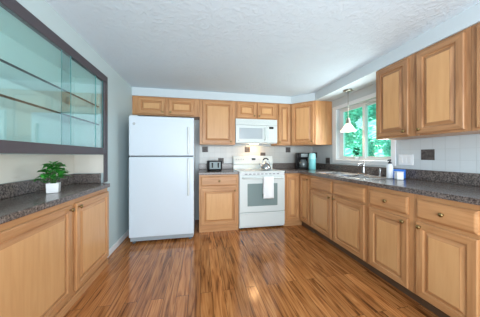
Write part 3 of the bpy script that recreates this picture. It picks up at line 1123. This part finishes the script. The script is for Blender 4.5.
def add_leaf(bm, base, d, length, width, droop, mat_i=0):
    d = Vector(d).normalized()
    side = d.cross(Vector((0, 0, 1)))
    if side.length < .1:
        side = Vector((1, 0, 0))
    side.normalize()
    up = side.cross(d).normalized()
    prof = [0, .55, .95, 1.0, .75, .35, 0]
    rows = []
    t = bmesh.new()
    for k, wv in enumerate(prof):
        s_ = k / (len(prof) - 1)
        p = Vector(base) + d * (length * s_) + Vector((0, 0, -1)) * droop * length * s_ * s_
        hw = width * .5 * wv
        if hw < 1e-5:
            rows.append([t.verts.new(p)])
        else:
            rows.append([t.verts.new(p - side * hw + up * hw * .35), t.verts.new(p), t.verts.new(p + side * hw + up * hw * .35)])
    for a, c_ in zip(rows[:-1], rows[1:]):
        if len(a) == 1:
            t.faces.new((a[0], c_[1], c_[0])); t.faces.new((a[0], c_[2], c_[1]))
        elif len(c_) == 1:
            t.faces.new((a[0], a[1], c_[0])); t.faces.new((a[1], a[2], c_[0]))
        else:
            t.faces.new((a[0], a[1], c_[1], c_[0])); t.faces.new((a[1], a[2], c_[2], c_[1]))
    add_tmp(bm, t, mat_i, None, True)


pp = thing('potted_plant', 'small green leafy plant in a square white pot on the left countertop', 'plant', (-1.165, 1.865, HZ + .0455))
bm = NB()
t = bmesh.new()
lp = []
for hw, z in [(0.032, 0), (.036, .003), (.038, .078), (.033, .078), (.031, .066)]:
    lp.append([t.verts.new((sx * hw, sy * hw, z)) for sx, sy in ((-1, -1), (1, -1), (1, 1), (-1, 1))])
t.faces.new(lp[0])
for l1, l2 in zip(lp[:-1], lp[1:]):
    for k in range(4):
        t.faces.new((l1[k], l1[(k + 1) % 4], l2[(k + 1) % 4], l2[k]))
t.faces.new(lp[-1])
bmesh.ops.recalc_face_normals(t, faces=t.faces)
add_tmp(bm, t, 0, Matrix.Rotation(.35, 4, 'Z'))
pt = obj('pot', bm, CERAM, pp)
bm = NB(); box(bm, -.028, .028, -.028, .028, .0665, .070, M=Matrix.Rotation(.35, 4, 'Z'))
obj('soil', bm, SOIL, pt)
rnd = random.Random(3)
bm = NB()
bms = NB()
for k in range(13):
    az = k * 2.4
    tilt = .25 + .75 * (k / 12)
    hgt = .21 - .15 * (k / 12)
    top = Vector((math.cos(az) * tilt * .05, math.sin(az) * tilt * .05, .07 + hgt * .8))
    tube(bms, [(math.cos(az) * .012, math.sin(az) * .012, .070), tuple(top * .6 + Vector((0, 0, .03))), tuple(top)], .0025, 5)
    for q in range(4):
        a2 = az + (q - 1.5) * .9 + rnd.uniform(-.3, .3)
        add_leaf(bm, top - Vector((0, 0, .012 * q)), (math.cos(a2), math.sin(a2), rnd.uniform(.3, .8)), rnd.uniform(.06, .078) + .03 * k / 12, rnd.uniform(.056, .075), rnd.uniform(.2, .6))
obj('stems', bms, STEMM, pp)
obj('foliage', bm, HLEAF, pp)

wp = thing('potted_plant', 'tiny bright green plant on the window sill beneath the pendant lamp', 'plant', (2.262, 2.545, WZ0 + .004))
bm = NB(); lathe(bm, [(0, 0), (.022, 0), (.029, .045), (.028, .048), (.024, .048), (.022, .042), (0, .042)], seg=20)
obj('pot', bm, CERAM, wp)
SLEAF = leaf_mat('fresh_green_leaf', (0.003, 0.09, 0.03), (0.015, 0.22, 0.07), .5)
bm = NB()
for k in range(95):
    az = k * 2.4
    z = .05 + .13 * rnd.random()
    rr = .016 + .024 * rnd.random()
    add_leaf(bm, (math.cos(az) * rr * .6, math.sin(az) * rr, z), (math.cos(az) * .6, math.sin(az), rnd.uniform(.1, .9)), .042, .028, .3)
for k in range(5):
    tube(bm, [(0, 0, .042), (math.cos(k * 1.3) * .012, math.sin(k * 1.3) * .012, .13)], .0015, 5)
obj('foliage', bm, SLEAF, wp)

# ------------------------------------------------------------------ outdoors
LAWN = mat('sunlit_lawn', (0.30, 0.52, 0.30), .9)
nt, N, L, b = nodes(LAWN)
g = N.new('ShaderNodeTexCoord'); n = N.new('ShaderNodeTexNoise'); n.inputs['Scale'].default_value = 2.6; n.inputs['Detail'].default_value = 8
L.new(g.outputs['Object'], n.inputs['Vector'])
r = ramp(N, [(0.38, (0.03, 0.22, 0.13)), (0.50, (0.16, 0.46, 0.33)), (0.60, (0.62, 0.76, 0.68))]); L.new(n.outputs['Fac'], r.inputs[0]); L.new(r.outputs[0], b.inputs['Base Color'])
bm = NB()
t = bmesh.new()
gv = {}
for i in range(25):
    for j in range(25):
        x = 2.5 + i * .9
        y = -3 + j * .95
        z = -.35 + .18 * max(0, x - 3.2) ** 1.25 + .10 * math.sin(x * 1.3 + y * .7)
        gv[i, j] = t.verts.new((x, y, z))
for i in range(24):
    for j in range(24):
        t.faces.new((gv[i, j], gv[i + 1, j], gv[i + 1, j + 1], gv[i, j + 1]))
add_tmp(bm, t, 0, None, True)
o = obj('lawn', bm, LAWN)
o['kind'] = 'structure'

BARK = mat('bark', (0.16, 0.12, 0.09), .9)
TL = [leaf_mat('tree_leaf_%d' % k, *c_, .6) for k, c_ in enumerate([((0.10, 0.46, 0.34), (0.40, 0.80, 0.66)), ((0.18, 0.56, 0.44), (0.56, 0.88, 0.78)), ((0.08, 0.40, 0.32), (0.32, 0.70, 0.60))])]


def tree(label, x, y, z0, h, cr_, n, m, lsz, trunk=True, name='tree', cat='tree'):
    tr = thing(name, label, cat, (x, y, z0))
    R = random.Random(int(x * 100 + y * 10))
    bm = NB()
    tube(bm, [(0, 0, -.2), (.05, .02, h * .35), (.0, .05, h * .62), (.03, 0, h * .9)], [h * .03, h * .024, h * .016, .01], 8)
    for k in range(6):
        a = k * 1.1
        tube(bm, [(.03, .02, h * (.3 + .07 * k)), (math.cos(a) * cr_ * .5, math.sin(a) * cr_ * .5, h * (.45 + .07 * k))], [h * .012, .008], 6)
    obj('trunk', bm, BARK, tr)
    verts = []
    faces = []
    blobs = [(Vector((R.uniform(-.6, .6) * cr_, R.uniform(-.6, .6) * cr_, h * R.uniform(.25 if not trunk else .4, .92))), cr_ * R.uniform(.32, .55)) for _ in range(12)]
    for k in range(n):
        c_, rr = R.choice(blobs)
        d = Vector((R.gauss(0, 1), R.gauss(0, 1), R.gauss(0, 1))).normalized()
        p = c_ + d * rr * (R.random() ** .35)
        u = Vector((R.gauss(0, 1), R.gauss(0, 1), R.gauss(0, .6))).normalized()
        v = u.cross(Vector((R.gauss(0, 1), R.gauss(0, 1), R.gauss(0, 1)))).normalized()
        s_ = lsz * R.uniform(.6, 1.3)
        i = len(verts)
        verts += [p - u * s_, p - v * s_ * .5, p + u * s_, p + v * s_ * .5]
        faces.append((i, i + 1, i + 2, i + 3))
    me = bpy.data.meshes.new('foliage')
    me.from_pydata(verts, [], faces)
    me.materials.append(m)
    f = bpy.data.objects.new('foliage', me)
    C.objects.link(f)
    f.parent = tr




def gz(x, y):
    return -.40 + .18 * max(0, x - 3.2) ** 1.25 + .10 * math.sin(x * 1.3 + y * .7)


for lab, x, y, h, cr_, n, m, ls, tk in [
        ('broad green tree outside seen through the left window sash', 5.6, 7.6, 4.4, 1.2, 4600, 0, .085, True),
        ('large darker green tree outside behind the window meeting stile', 10.2, 10.8, 5.4, 1.65, 5600, 2, .13, True),
        ('round low shrub outside on the slope seen just above the sill', 7.9, 8.1, 1.3, .58, 2600, 0, .055, False),
        ('pale low shrub outside on the slope in the right sash', 7.85, 6.75, 1.2, .52, 2400, 1, .055, False)]:
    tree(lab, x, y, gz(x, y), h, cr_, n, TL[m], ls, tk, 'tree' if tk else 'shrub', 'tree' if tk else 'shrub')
